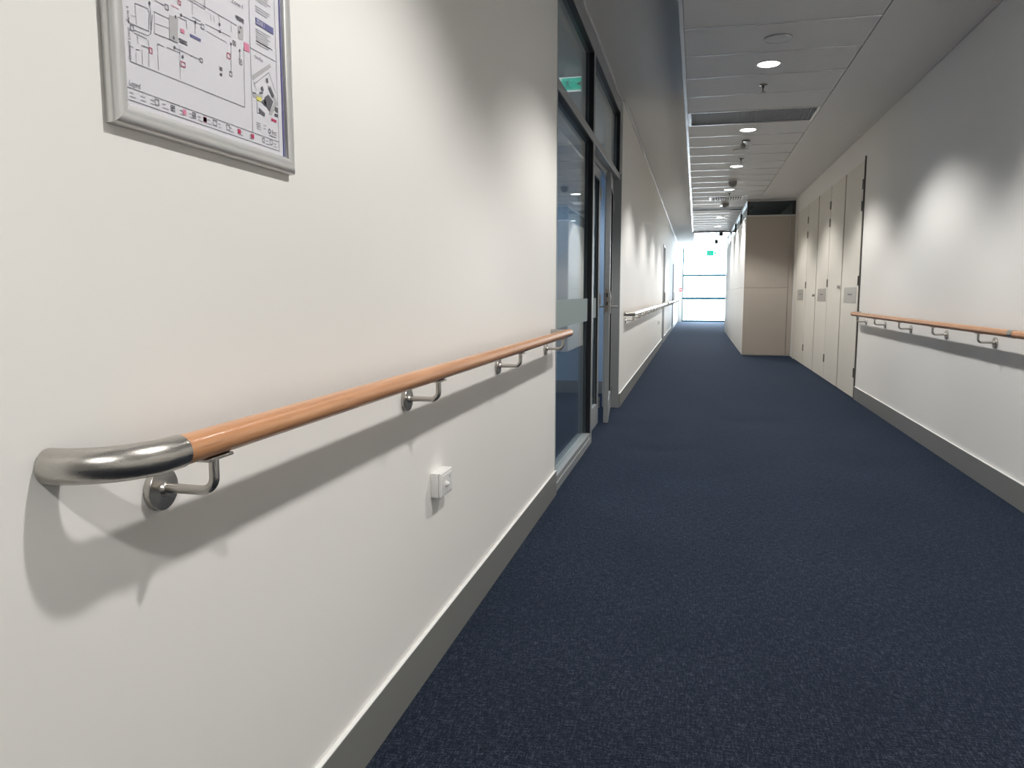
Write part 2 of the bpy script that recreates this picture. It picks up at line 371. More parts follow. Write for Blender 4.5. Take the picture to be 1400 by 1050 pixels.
# lever set and lock plate of the open leaf
hy = -0.985 + 0.05
MB().box(0, 0.009, hy - 0.02, hy + 0.02, 1.02, 1.22, 0.003).build('lever_plate', STEEL, d2)
MB().tube([(0.008, hy, 1.085), (0.045, hy, 1.085), (0.057, hy + 0.006, 1.085), (0.062, hy + 0.02, 1.085), (0.062, hy + 0.13, 1.085)], 0.0095, 12).build('lever', STEEL, d2)
MB().tube([(-0.053, hy, 1.085), (-0.09, hy, 1.085), (-0.102, hy + 0.006, 1.085), (-0.107, hy + 0.02, 1.085), (-0.107, hy + 0.13, 1.085)], 0.0095, 12).build('lever', STEEL, d2)
MB().box(-0.054, -0.045, hy - 0.02, hy + 0.02, 1.02, 1.22, 0.003).build('lever_plate', STEEL, d2)
lk = MB().box(-0.035, -0.010, -0.988, -0.9845, 1.04, 1.25, 0.001).build('lock_plate', BRONZE, d2)
MB().box(-0.030, -0.015, -0.997, -0.987, 1.10, 1.13, 0.002).box(-0.030, -0.015, -0.992, -0.987, 1.17, 1.21, 0.002).build('latch', DARK, lk)

# ------------------------------------------------------------------ end window
f = MB().box(XW0, XW0 + 0.05, YE + 0.03, YE + 0.11, 0, 4.04).box(XW1 - 0.05, XW1, YE + 0.03, YE + 0.11, 0, 4.04)
f.box(XW0 + 0.05, XW1 - 0.05, YE + 0.03, YE + 0.11, 3.99, 4.04).box(XW0 + 0.05, XW1 - 0.05, YE + 0.03, YE + 0.11, 0, 0.07)
for z in (1.01, 2.0): f.box(XW0 + 0.05, XW1 - 0.05, YE + 0.03, YE + 0.11, z - 0.05, z + 0.05)
w2 = structure(f.build('window_2', BLUEFRAME))
for a, b in ((0.07, 0.96), (1.06, 1.95), (2.05, 3.99)): MB().box(XW0 + 0.05, XW1 - 0.05, YE + 0.066, YE + 0.074, a, b).build('pane', GLASSC, w2)

# ------------------------------------------------------------------ partition box at the right
BX, BY0, BY1, BZ, BR = 0.90, 15.73, 25.6, 2.68, 1.705
core = MB().box(BX + 0.02, BX + 0.08, BY0 + 0.02, BY1 - 0.02, 0, BZ - 0.01).box(BX + 0.08, XR, BY0 + 0.02, BY0 + 0.08, 0, BZ - 0.01).box(BX + 0.02, XR, BY1 - 0.08, BY1 - 0.02, 0, ZT)
pt = structure(core.build('wall_partition', OFFICE))
MB().box(BX, BR, BY0, BY0 + 0.02, 0.012, 1.322, 0.002).build('panel', PANELM, pt)
MB().box(BX, BR, BY0, BY0 + 0.02, 1.326, BZ, 0.002).build('panel', PANELM, pt)
MB().box(BR + 0.008, XR - 0.002, BY0 + 0.006, BY0 + 0.03, 0.012, BZ, 0.002).build('panel', PANELM, pt)
n = 4
for k in range(n):
    a = BY0 + 0.021 + (BY1 - BY0 - 0.021) * k / n; b = BY0 + 0.021 + (BY1 - BY0 - 0.021) * (k + 1) / n
    MB().box(BX, BX + 0.02, a + 0.002, b - 0.002, 0.012, 1.322, 0.002).build('panel', WALL, pt)
    MB().box(BX, BX + 0.02, a + 0.002, b - 0.002, 1.326, BZ, 0.002).build('panel', WALL, pt)
    MB().box(BX + 0.03, BX + 0.038, a + 0.025, b - 0.025, BZ + 0.03, ZT - 0.034).build('pane', GLASSD, pt)
MB().box(BX + 0.06, XR - 0.06, BY0 + 0.03, BY0 + 0.038, BZ + 0.03, ZT - 0.034).build('pane', GLASSD, pt)
fr = MB().box(BX, BX + 0.06, BY0, BY1, ZT - 0.032, ZT - 0.003, 0.002).box(BX + 0.06, XR, BY0, BY0 + 0.06, ZT - 0.032, ZT - 0.003, 0.002)
fr.box(BX, BX + 0.06, BY0, BY1, BZ + 0.001, BZ + 0.028, 0.002).box(BX + 0.06, XR, BY0 + 0.005, BY0 + 0.06, BZ + 0.001, BZ + 0.028, 0.002)
fr.build('clerestory_frame', PALE, pt)
fr = MB()
for k in range(n + 1):
    y = BY0 + 0.021 + (BY1 - BY0 - 0.021) * k / n; y = min(max(y, BY0 + 0.026), BY1 - 0.026)
    fr.box(BX + 0.012, BX + 0.055, y - 0.022, y + 0.022, BZ + 0.029, ZT - 0.033)
fr.box(XR - 0.06, XR - 0.002, BY0 + 0.012, BY0 + 0.055, BZ + 0.029, ZT - 0.033)
fr.build('clerestory_post', DARK, pt)
for z in (0.33, 1.35, 2.3):
    MB().tube([(BR + 0.004, BY0 - 0.004, z - 0.05), (BR + 0.004, BY0 - 0.004, z + 0.05)], 0.008, 10).build('hinge', STEEL, pt)

# ------------------------------------------------------------------ cupboard doors in the right wall
def cupboard(name, y0, y1, leaves):
    b = MB().box(XR + 0.05, XR + 0.06, y0, y1, 0, ZD)
    o = structure(b.build(name, GAP))
    for a, c, hinge_side, sign, knob in leaves:
        lf = MB().box(XR - 0.015, XR + 0.022, a, c, 0.012, ZD - 0.008, 0.0015).build('door_leaf', DOORM, o)
        hy = a if hinge_side < 0 else c
        for z in (0.30, 1.35, 2.18, 2.42):
            MB().tube([(XR - 0.019, hy, z - 0.055), (XR - 0.019, hy, z + 0.055)], 0.008, 10).box(XR - 0.018, XR - 0.0152, hy - 0.03 * (hinge_side > 0) - 0.001, hy + 0.03 * (hinge_side < 0) + 0.001, z - 0.05, z + 0.05).build('hinge', STEELD, lf)
        if sign:
            MB().box(XR - 0.0185, XR - 0.015, sign - 0.37, sign + 0.37, 1.095, 1.28, 0.001).build('sign_plate', PLATE, lf)
            MB().box(XR - 0.0192, XR - 0.0184, sign - 0.13, sign + 0.13, 1.188, 1.202).build('sign_print', INK, lf)
        if knob:
            MB().lathe([(0.024, 0), (0.024, 0.006), (0.011, 0.009), (0.011, 0.016), (0.022, 0.018), (0.024, 0.028), (0.016, 0.033), (0, 0.034)], (XR - 0.015, knob[0], knob[1]), (-1, 0, 0), 16).build('knob', STEEL, lf)
    return o
cupboard('door_3', YD0, 11.59, [(9.462, 10.49, -1, 9.92, None), (10.56, 11.585, 1, None, (10.62, 1.29))])
cupboard('door_4', 11.595, 13.795, [(11.605, 12.65, -1, 12.07, None), (12.72, 13.785, 1, None, (12.775, 1.18))])
cupboard('door_5', 13.805, YD1, [(13.815, 15.09, -1, 14.47, None)])
structure(MB().box(XR - 0.015, XR + 0.02, 15.12, YD1 + 0.06, 0.0, ZD, 0.002).build('trim_2', DOORM))
structure(MB().box(XR - 0.016, XR - 0.0005, YD0 - 0.008, YD0 + 0.010, 0.0, ZD + 0.035, 0.001).build('shaded_edge_strip', EDGE_SHADE))  # dark strip painting the shade on the first leaf's proud edge
structure(MB().box(TX0, TX1, 23.186, 23.215, 2.955, 3.0, 0.002).build('trim_4', DARK))

# ------------------------------------------------------------------ far doors on the left wall
def far_door(name, y0, y1, h, handle):
    b = MB().box(-0.90, XLF + 0.012, y0, y0 + 0.06, 0, h).box(-0.90, XLF + 0.012, y1 - 0.06, y1, 0, h).box(-0.90, XLF + 0.012, y0 + 0.06, y1 - 0.06, h - 0.05, h)
    o = structure(b.build(name, FRAME))
    lf = MB().box(-0.86, -0.815, y0 + 0.064, y1 - 0.064, 0.008, h - 0.054, 0.002).build('door_leaf', WHITE, o)
    for z in (0.25, 1.1, h - 0.24):
        MB().tube([(-0.812, y0 + 0.066, z - 0.06), (-0.812, y0 + 0.066, z + 0.06)], 0.012, 10).build('hinge', STEELD, lf)
    y = handle
    MB().tube([(-0.815, y, 1.02), (-0.75, y, 1.02), (-0.735, y, 1.035), (-0.735, y, 1.225), (-0.75, y, 1.24), (-0.815, y, 1.24)], 0.011, 12).build('pull_handle', STEELD, lf)
far_door('door_6', 18.55, 19.55, 2.36, 19.0)
far_door('door_7', 26.1, 27.2, 2.26, 26.9)

# ------------------------------------------------------------------ handrails
def arc(c, r, a0, a1, n, f): return [f(c[0] + r * math.cos(a0 + (a1 - a0) * k / n), c[1] + r * math.sin(a0 + (a1 - a0) * k / n)) for k in range(n + 1)]
RZ = 0.981; RO = 0.10; RR = 0.0222
def bracket_meshes():
    p = [(0.006, 0, -0.077), (0.078, 0, -0.077)] + [(0.078 + 0.022 * math.sin(t), 0, -0.055 - 0.022 * math.cos(t)) for t in [PI / 2 * k / 8 for k in range(1, 9)]] + [(0.1, 0, -0.024)]
    arm = MB().tube(p, 0.0075, 14).mesh('bracket_arm', STEEL, 50)
    plate = MB().lathe([(0.033, 0), (0.0335, 0.001), (0.0335, 0.010), (0.0325, 0.0115), (0.012, 0.0125), (0.0105, 0.016), (0.0085, 0.018)], (0, 0, -0.079), (1, 0, 0), 32).mesh('wall_plate', STEEL)
    sad = MB().box(0.086, 0.114, -0.032, 0.032, -0.0262, -0.0215, 0.0012).mesh('saddle', STEEL)
    return arm, plate, sad
BR_ME = bracket_meshes()
def handrail(label, loc, rotz, L, brs, tip='bend', sleeve=None, group=None):
    """local: wall face at x = 0, rail centre at x = RO, running along +y from the steel end return at y = 0"""
    t = thing('handrail', label, 'handrail', loc, group); t.rotation_euler = (0, 0, rotz)
    MB().tube([(RO, 0.118, 0), (RO, L * 0.33, 0), (RO, L * 0.66, 0), (RO, L - 0.006, 0), (RO, L, 0)], RR, 28, True, [RR] * 4 + [RR - 0.005]).build('rail', WOOD, t)
    p = [(RO * math.sin(a), RO * (1 - math.cos(a)), 0) for a in [PI / 2 * k / 14 for k in range(15)]] + [(RO, 0.121, 0)]
    MB().tube(p, RR + 0.0016, 28).build('end_return', STEEL, t)
    if tip == 'bend':
        MB().tube([(RO, L - 0.035, 0), (0.05, L - 0.035, 0), (0, L - 0.035, 0)], RR - 0.001, 24).build('end_return', STEEL, t)
    for y in brs:
        a = link('bracket', BR_ME[0], t, (0, y, 0)); link('wall_plate', BR_ME[1], a); link('saddle', BR_ME[2], a)
    for y in sleeve or ():
        MB().tube([(RO, y - 0.035, 0), (RO, y + 0.035, 0)], RR + 0.0014, 28).build('sleeve', STEEL, t)
    return t
handrail('round beech handrail with curved steel end on near left wall before the glass screen', (XL, 0.80, RZ), 0, 3.56, [0.2 + 1.043 * k for k in range(4)])
handrail('long wooden handrail on left wall beyond the open glass door, before first far door', (XLF, 8.60, RZ), 0, 9.75, [0.18 + 1.03 * k for k in range(10)])
handrail('short distant wooden handrail on left wall between the two far white doors', (XLF, 19.75, RZ), 0, 6.2, [0.2 + 1.03 * k for k in range(6)])
handrail('farthest wooden handrail on left wall, between last door and bright end window', (XLF, 27.4, RZ), 0, 5.9, [0.2 + 1.03 * k for k in range(6)])
handrail('wooden handrail with five visible steel brackets along right wall beside the cupboard doors', (XR, 9.33, RZ), PI, 8.4, [9.33 - y for y in (8.99, 8.13, 7.2, 6.23, 5.28, 4.31, 3.35, 2.4, 1.45)], sleeve=(9.33 - 4.75,))

# ------------------------------------------------------------------ framed floor plan on the near wall
PY0, PY1, PZ0, PZ1 = 0.958, 1.402, 1.463, 1.795
fp = thing('framed_floor_plan', 'evacuation floor plan poster in rounded silver snap frame on near left wall', 'sign', (XL, 0, 0))
FW = 0.030; oy0, oy1, oz0, oz1 = 0.936, 1.430, 1.436, PZ1 + FW
prof = [(0, 0), (0, 0.009)] + [(0.030 * (1 - math.cos(a)) / 2, 0.009 + 0.009 * math.sin(a) + 0.001 * k / 12) for k, a in [(k, PI * k / 12) for k in range(1, 12)]] + [(0.030, 0.0105)]   # inset, stand-off
def frame_bar(a, b, inward):
    """mitred moulding from corner a to corner b (both (y, z)); inward = unit (y, z)"""
    d = Vector((b[0] - a[0], b[1] - a[1])).normalized(); w = Vector(inward); mb = MB()
    A, B = [], []
    for i, h in prof + [(0.030, 0.0)]:
        p = Vector(a) + w * i + d * i; q = Vector(b) + w * i - d * i
        A.append(mb.bm.verts.new((h + 0.0005, p.x, p.y))); B.append(mb.bm.verts.new((h + 0.0005, q.x, q.y)))
    n = len(A)
    for k in range(n): mb.bm.faces.new((A[k], A[(k + 1) % n], B[(k + 1) % n], B[k]))
    mb.bm.faces.new(A); mb.bm.faces.new(B[::-1])
    mb.build('frame_bar', ALU, fp, angle=62)
c00, c10, c11, c01 = (oy0, oz0), (oy1, oz0), (oy1, oz1), (oy0, oz1)
frame_bar(c00, c10, (0, 1)); frame_bar(c10, c11, (-1, 0)); frame_bar(c11, c01, (0, -1)); frame_bar(c01, c00, (1, 0))
poster = MB().box(0.004, 0.0095, PY0 + 0.002, PY1 + 0.002, PZ0 - 0.003, PZ1 + 0.003).build('poster', PAPER, fp)
MB().box(0.0095, 0.0112, PY1 - 0.009, PY1 - 0.0045, PZ0, PZ1).build('dark_gasket', INKB, fp)
PX = 0.0101
PR = {"lines":[[[0.995,1.612],[1.022,1.614],[1.023,1.609]],[[0.98,1.587],[0.98,1.581],[0.991,1.581],[1.021,1.582],[1.024,1.607]],[[0.991,1.574],[1.019,1.575],[1.025,1.58],[1.027,1.587],[1.031,1.608]],[[0.99,1.57],[1.016,1.57]],[[1.026,1.624],[1.027,1.609],[1.026,1.586]],[[1.034,1.614],[1.068,1.615]],[[1.034,1.583],[1.068,1.585],[1.086,1.585]],[[1.038,1.631],[1.059,1.631]],[[0.98,1.549],[0.986,1.549]],[[0.992,1.548],[0.999,1.549]],[[1.004,1.557],[1.019,1.558]],[[1.039,1.57],[1.053,1.57]],[[1.06,1.571],[1.091,1.572]],[[0.979,1.548],[0.979,1.528]],[[0.979,1.528],[1.265,1.53],[1.269,1.633]],[[1.078,1.576],[1.139,1.576]],[[1.098,1.63],[1.147,1.632]],[[1.133,1.631],[1.131,1.613]],[[1.09,1.625],[1.11,1.626],[1.111,1.614]],[[1.131,1.664],[1.25,1.664]],[[1.126,1.637],[1.147,1.637]],[[1.16,1.637],[1.23,1.639]],[[1.23,1.627],[1.227,1.581]],[[1.256,1.624],[1.256,1.61]],[[1.298,1.578],[1.35,1.612],[1.372,1.581]],[[1.297,1.582],[1.305,1.568]],[[1.306,1.551],[1.305,1.529],[1.314,1.53]]],"grey":[[[0.995,1.612],[0.996,1.584]],[[0.985,1.592],[0.995,1.594]],[[1.036,1.598],[1.066,1.601]],[[1.036,1.613],[1.034,1.583]],[[1.02,1.57],[1.018,1.532]],[[1.039,1.57],[1.039,1.533]],[[1.091,1.582],[1.089,1.532]],[[0.992,1.544],[0.991,1.528]],[[1.005,1.551],[1.004,1.53]],[[0.997,1.569],[0.997,1.558]],[[1.128,1.663],[1.127,1.641]],[[1.175,1.658],[1.176,1.647]],[[1.183,1.658],[1.185,1.648]],[[1.198,1.663],[1.199,1.65]],[[1.162,1.627],[1.218,1.626]],[[1.233,1.663],[1.233,1.648]]],"box":[[0.983,1.572,0.989,1.579],[1.061,1.627,1.068,1.634],[1.141,1.573,1.147,1.579],[1.148,1.627,1.155,1.634],[1.236,1.628,1.244,1.635],[1.222,1.573,1.229,1.58],[1.253,1.601,1.261,1.609],[1.027,1.48,1.035,1.488],[1.063,1.48,1.071,1.487],[1.115,1.48,1.123,1.488],[1.169,1.48,1.179,1.488],[1.206,1.48,1.215,1.488],[1.319,1.48,1.326,1.488],[1.345,1.481,1.353,1.489]],"pink":[[1.075,1.637,1.093,1.638],[1.095,1.604,1.104,1.61],[1.27,1.629,1.286,1.643],[1.091,1.48,1.099,1.488],[1.143,1.48,1.151,1.488],[1.143,1.479,1.151,1.487]],"red":[[1.24,1.48,1.249,1.488],[1.282,1.48,1.291,1.488],[1.353,1.525,1.371,1.53]],"dark":[[1.089,1.591,1.109,1.594],[1.091,1.588,1.11,1.59],[1.248,1.676,1.272,1.681],[1.25,1.674,1.273,1.675],[1.194,1.574,1.201,1.58],[1.194,1.566,1.2,1.57]],"blue":[[1.118,1.605,1.145,1.609]],"redbox":[[1.02,1.552,1.026,1.559],[1.092,1.553,1.102,1.56],[1.217,1.601,1.226,1.609],[1.092,1.645,1.098,1.65]],"fill_poly":[[[1.069,1.621],[1.09,1.624],[1.087,1.585],[1.067,1.585]],[[1.254,1.665],[1.27,1.668],[1.268,1.645],[1.253,1.643]],[[1.293,1.592],[1.354,1.629],[1.359,1.624],[1.295,1.584]],[[1.292,1.561],[1.326,1.565],[1.323,1.557],[1.295,1.554]],[[1.355,1.589],[1.379,1.561],[1.355,1.536],[1.344,1.535],[1.367,1.564],[1.344,1.587]]],"dot":[[1.026,1.623],[1.078,1.576],[1.098,1.63],[1.133,1.631],[1.097,1.568],[1.077,1.59],[1.084,1.623],[1.199,1.638],[1.23,1.627],[1.256,1.624],[1.199,1.649],[1.257,1.655],[1.261,1.664]],"dark_poly":[[[1.333,1.564],[1.345,1.571],[1.362,1.562],[1.348,1.541],[1.329,1.553]],[[1.311,1.54],[1.331,1.534],[1.33,1.527],[1.311,1.531]],[[1.346,1.583],[1.353,1.587],[1.366,1.573],[1.359,1.568]],[[1.319,1.552],[1.333,1.561],[1.338,1.547],[1.328,1.549]],[[1.366,1.554],[1.379,1.554],[1.377,1.544],[1.368,1.547]],[[1.366,1.542],[1.378,1.542],[1.376,1.536],[1.365,1.537]],[[1.338,1.598],[1.345,1.601],[1.347,1.593],[1.34,1.591]],[[1.319,1.577],[1.326,1.582],[1.33,1.574],[1.323,1.572]],[[1.292,1.563],[1.303,1.564],[1.304,1.562],[1.293,1.561]],[[1.315,1.568],[1.327,1.572],[1.325,1.567],[1.316,1.565]]],"yellow_poly":[[[1.304,1.558],[1.322,1.56],[1.319,1.552],[1.304,1.552]]]}
def flat(name, m, polys, dx=0.0):
    b = MB()
    for pts in polys:
        vs = [b.bm.verts.new((PX + dx, y, z)) for y, z in pts]
        fc = b.bm.faces.new(vs)
        fc.normal_update()
        if fc.normal.x < 0: fc.normal_flip()
    me = bpy.data.meshes.new(name); b.bm.to_mesh(me); b.bm.free(); me.materials.append(m)
    return link(name, me, poster)
def strokes(lines, w):
    out = []
    for ln in lines:
        for (a, b), (c, d) in zip(ln, ln[1:]):
            l = math.hypot(c - a, d - b)
            if l < 1e-5: continue
            ny, nz = -(d - b) / l * w / 2, (c - a) / l * w / 2; ey, ez = (c - a) / l * w / 2, (d - b) / l * w / 2
            out.append([(a + ny - ey, b + nz - ez), (c + ny + ey, d + nz + ez), (c - ny + ey, d - nz + ez), (a - ny - ey, b - nz - ez)])
    return out
def rc(r): return [(r[0], r[1]), (r[2], r[1]), (r[2], r[3]), (r[0], r[3])]
def outline(r): return [rc(r) + [(r[0], r[1])]]
lines = list(PR['lines'])
lines += [[(PY0, 1.491), (PY1 - 0.024, 1.491)], [(PY0, 1.474), (PY1 - 0.024, 1.474)], [(PY1 - 0.024, 1.474), (PY1 - 0.024, 1.79)], [(1.288, 1.491), (1.292, 1.79)], [(1.291, 1.639), (PY1 - 0.024, 1.639)]]
lines += [[(1.05, 1.70), (1.1, 1.70)], [(0.985, 1.62), (0.985, 1.70), (1.05, 1.70)], [(1.1, 1.66), (1.16, 1.66), (1.16, 1.72)], [(1.0, 1.72), (1.27, 1.72)]]
flat('plan_lines', INK, strokes(lines, 0.0009), 0.0002)['kind'] = 'stuff'
flat('plan_faint_lines', INKG, strokes(PR['grey'], 0.0010), 0.0001)['kind'] = 'stuff'
for p in PR['fill_poly']: flat('plan_grey_area', INKF, [p], 0.0)
sym = []
for r in PR['box']: sym += strokes(outline(r), 0.0011)
for r in PR['box'][:7]: sym += [rc((r[0] + (r[2]-r[0])*.35, r[1] + (r[3]-r[1])*.3, r[0] + (r[2]-r[0])*.65, r[1] + (r[3]-r[1])*.7))] if r[2]-r[0] > 0.0075 else []
for r in PR['box'][8:10]: sym += [rc((r[0] + (r[2]-r[0])*.35, r[1] + (r[3]-r[1])*.2, r[0] + (r[2]-r[0])*.65, r[1] + (r[3]-r[1])*.8))]
for y, z in PR['dot']: sym.append([(y + 0.0022 * math.cos(t), z + 0.0028 * math.sin(t)) for t in [PI / 4 * k for k in range(8)]])
sym += [rc(r) for r in PR['dark']] + PR['dark_poly']
flat('plan_symbols', INK, sym, 0.0003)['kind'] = 'stuff'
for r in PR['pink']: flat('plan_pink_symbol', INKP, [rc(r)], 0.0003)
for r in PR['red']: flat('plan_red_symbol', INKR, [rc(r)], 0.0003)
for r in PR['redbox']: flat('plan_red_symbol', INKR, strokes(outline(r), 0.0012), 0.0003)
for r in PR['blue'] + [(1.311, 1.686, 1.371, 1.698)]: flat('plan_label', INKB, [rc(r)], 0.0003)
flat('plan_highlight', INKY, PR['yellow_poly'], 0.0004)
# fine print too small to read, as thin rules
fine = []
for z0, nl in ((1.742, 4), (1.718, 3), (1.678, 6), (1.657, 2)):
    for k in range(nl): fine.append([(1.311, z0 - 0.0042 * k), (1.311 + random.uniform(0.038, 0.058), z0 - 0.0042 * k)])
for y in (0.973, 0.995, 1.016, 1.043, 1.063, 1.083, 1.106, 1.127, 1.152, 1.182, 1.214, 1.245, 1.276, 1.330, 1.357):
    fine += [[(y + 0.002, 1.485), (y + random.uniform(0.007, 0.011), 1.485)], [(y + 0.002, 1.4795), (y + random.uniform(0.009, 0.015), 1.4795)]]
for k in range(4): fine += [[(1.302, 1.512 - 0.0035 * k), (1.302 + random.uniform(0.008, 0.016), 1.512 - 0.0035 * k)]]
fine += [[(1.325, 1.512), (1.334, 1.512)], [(1.325, 1.506), (1.332, 1.506)]]
flat('plan_fine_print', INKG, strokes(fine, 0.0014), 0.0002)['kind'] = 'stuff'
rg = []
for k in range(12):
    a0, a1 = 2 * PI * k / 12, 2 * PI * (k + 1) / 12; c = (1.345, 1.5045)
    rg.append([(c[0] + math.cos(a) * r * 0.85, c[1] + math.sin(a) * r) for a, r in ((a0, 0.0048), (a1, 0.0048), (a1, 0.003), (a0, 0.003))])
rg += [rc((1.343, 1.4963, 1.368, 1.4974))]
flat('logo', INK, rg[:-1], 0.0003); flat('logo_underline', INK, rg[-1:], 0.0003)
def words(txt, size, y, z, m, rot=0.0, width=None):
    cu = bpy.data.curves.new('words', 'FONT'); cu.body = txt; cu.size = size
    o = bpy.data.objects.new('words', cu); COL.objects.link(o)
    bpy.context.view_layer.update()
    me = bpy.data.meshes.new_from_object(o.evaluated_get(bpy.context.evaluated_depsgraph_get()))
    bpy.data.objects.remove(o)
    w = max((v.co.x for v in me.vertices), default=1); sx = (width / w) if width else 1.0
    R = Matrix.Rotation(rot, 2)
    for v in me.vertices:
        q = R @ Vector((v.co.x * sx, v.co.y)); v.co = (PX + 0.0005, y + q.x, z + q.y)
    me.materials.clear(); me.materials.append(m)
    return link('printed_words', me, poster)
words('Legend', 0.0105, 0.9735, 1.4945, INK, 0, 0.023)
words('first', 0.0125, 1.3525, 1.5005, INK, 0, 0.0165)
words('Site Map', 0.008, 1.303, 1.625, INK, 0, 0.027)
words('Zone 1', 0.0095, 1.236, 1.698, INK, 0, 0.034)
words('Ground Level   Zone 1', 0.0075, 0.981, 1.530, INK, PI / 2, 0.072)
words('ZONE 1', 0.0105, 1.3135, 1.6885, PAPER, 0, 0.026)

# ------------------------------------------------------------------ wall switches
def switch(label, loc):
    t = thing('wall_switch', label, 'switch', loc)
    MB().box(0.0005, 0.026, -0.057, 0.057, -0.039, 0.039, 0.003, 2).build('mounting_box', WHITE, t)
    pl = MB().box(0.026, 0.036, -0.058, 0.058, -0.040, 0.040, 0.005, 3).build('cover_plate', WHITE, t)
    MB().box(0.036, 0.0375, -0.044, 0.044, -0.029, 0.029, 0.001).build('raised_panel', WHITE, pl)
    MB().lathe([(0.011, 0), (0.011, 0.003), (0.0065, 0.004), (0.006, 0.009), (0.0045, 0.0105), (0, 0.0108)], (0.0375, -0.010, -0.003), (1, 0, 0), 18).build('knob', WHITE, pl)
    MB().lathe([(0.003, 0), (0.003, 0.0007), (0, 0.0008)], (0.0375, 0.022, 0.016), (1, 0, 0), 10).build('indicator_light', GREYD, pl)
    return t
switch('white surface mounted wall switch with small round knob, low under the near handrail', (XL, 2.303, 0.599))
switch('tiny white wall switch low on far left wall under the long handrail', (XLF, 16.6, 0.60))

# ------------------------------------------------------------------ things on the ceiling
def on_ceiling(name, label, cat, x, y, z=ZT, group=None): return thing(name, label, cat, (x, y, z), group)
DL = ['round downlight straight over the near floor, out of the picture', 'round downlight second overhead, out of the picture', 'round downlight third overhead, just out of the picture',
      'nearest lit round downlight, between the flush speaker and the first sprinkler', 'second lit round downlight, just beyond the dark ceiling grille',
      'third lit round downlight, beyond the second sprinkler', 'fourth lit round downlight, just beyond the nearer grey dome',
      'fifth lit round downlight, just beyond the farther grey dome', 'sixth lit round downlight, beyond the second ceiling grille', 'seventh lit round downlight, last before the raft ends']
dl0 = None
for i, (y, lb) in enumerate(zip(DOWNLIGHT_Y, DL)):
    if dl0 is None:
        dl0 = on_ceiling('downlight', lb, 'ceiling light', 0.505, y, group='round downlights along the tiled ceiling')
        MB().lathe([(0.096, 0.001), (0.098, -0.004), (0.092, -0.007), (0.081, -0.004), (0.081, 0.0)], (0, 0, 0), (0, 0, 1), 36).build('trim_ring', WHITE, dl0)
        MB().lathe([(0.0805, -0.001), (0.0805, -0.0045), (0, -0.0045)], (0, 0, 0), (0, 0, 1), 36).build('lens', LENS, dl0)
        o = dl0
    else:
        o = copy_tree(dl0); o.location = (0.505, y, ZT); o['label'] = lb
for (x, y), lb in zip(FILL_LAMPS, ('added office fill lamp near the blue wall behind the glass screen', 'added office fill lamp deeper in the room behind the glass screen')):
    o = copy_tree(dl0); o.location = (x, y, 2.95); o['label'] = lb; o['group'] = 'added office fill lamps'  # downlight bodies for the added office fill lamps
def speaker(label, x, y):
    t = on_ceiling('ceiling_speaker', label, 'speaker', x, y, group='flush round ceiling speakers')
    MB().lathe([(0.098, 0.001), (0.1, -0.006), (0.095, -0.010), (0.086, -0.007)], (0, 0, 0), (0, 0, 1), 32).build('rim', PALE, t)
    MB().lathe([(0.086, 0.0), (0.086, -0.0072), (0.05, -0.009), (0, -0.0095)], (0, 0, 0), (0, 0, 1), 32).build('grille', TILE, t)
speaker('grey flush round ceiling speaker nearest, just above the first lit downlight', 0.515, 5.97)
speaker('small flush round ceiling speaker beyond the chrome emergency light', 0.49, 10.35)
def sprinkler(label, x, y, z=ZT):
    t = on_ceiling('sprinkler', label, 'sprinkler', x, y, z, 'pendent ceiling sprinklers')
    MB().lathe([(0.036, 0.001), (0.036, -0.003), (0.020, -0.008), (0.012, -0.008)], (0, 0, 0), (0, 0, 1), 18).build('escutcheon', STEELD, t)
    MB().lathe([(0.010, 0.0), (0.010, -0.025), (0.006, -0.03), (0.004, -0.055), (0.007, -0.058), (0.007, -0.062)], (0, 0, 0), (0, 0, 1), 12).build('body', DARK, t)
    for s in (-1, 1): MB().tube([(0, s * 0.010, -0.022), (0, s * 0.016, -0.04), (0, s * 0.006, -0.062)], 0.0028, 8).build('yoke_arm', STEELD, t)
    MB().lathe([(0.024, -0.062), (0.025, -0.064), (0.005, -0.066)], (0, 0, 0), (0, 0, 1), 16).build('deflector', STEELD, t)
sprinkler('small dark sprinkler nearest, between first downlight and the dark grille', 0.515, 7.22)
sprinkler('small dark sprinkler between the flush far speaker and third downlight', 0.535, 10.98)
sprinkler('small dark sprinkler in front of the slotted white diffuser', 0.53, 14.6)
sprinkler('tiny dark sprinkler beyond the second ceiling grille', 0.56, 18.9)
def dome(label, x, y):
    t = on_ceiling('dome_sensor', label, 'sensor', x, y, group='grey ceiling domes')
    MB().lathe([(0.075, 0.001), (0.075, -0.018), (0.068, -0.024)], (0, 0, 0), (0, 0, 1), 28).build('base', PALE, t)
    MB().lathe([(0.066, -0.02)] + [(0.066 * math.cos(a), -0.055 - 0.066 * math.sin(a)) for a in [PI / 2 * k / 8 for k in range(9)]], (0, 0, 0), (0, 0, 1), 28).build('dome', GREYD, t)
dome('grey dome sensor on ceiling just before the fourth lit downlight', 0.515, 12.92)
dome('grey dome sensor on ceiling beyond the slotted white diffuser', 0.51, 15.95)
t = on_ceiling('emergency_light', 'small chrome twin emergency light close beyond the second lit downlight', 'emergency light', 0.52, 9.72)
MB().lathe([(0.05, 0.001), (0.05, -0.008), (0.042, -0.013), (0, -0.013)], (0, 0, 0), (0, 0, 1), 24).build('base', STEEL, t)
MB().tube([(-0.035, 0, -0.012), (-0.035, 0, -0.045)], 0.007, 10).build('stem', STEELD, t)
MB().lathe([(0.012, 0), (0.030, 0.012), (0.034, 0.05), (0.03, 0.055), (0.0, 0.05)], (-0.035, 0.02, -0.05), (0, -1, -0.4), 20).build('lamp_head', STEEL, t)
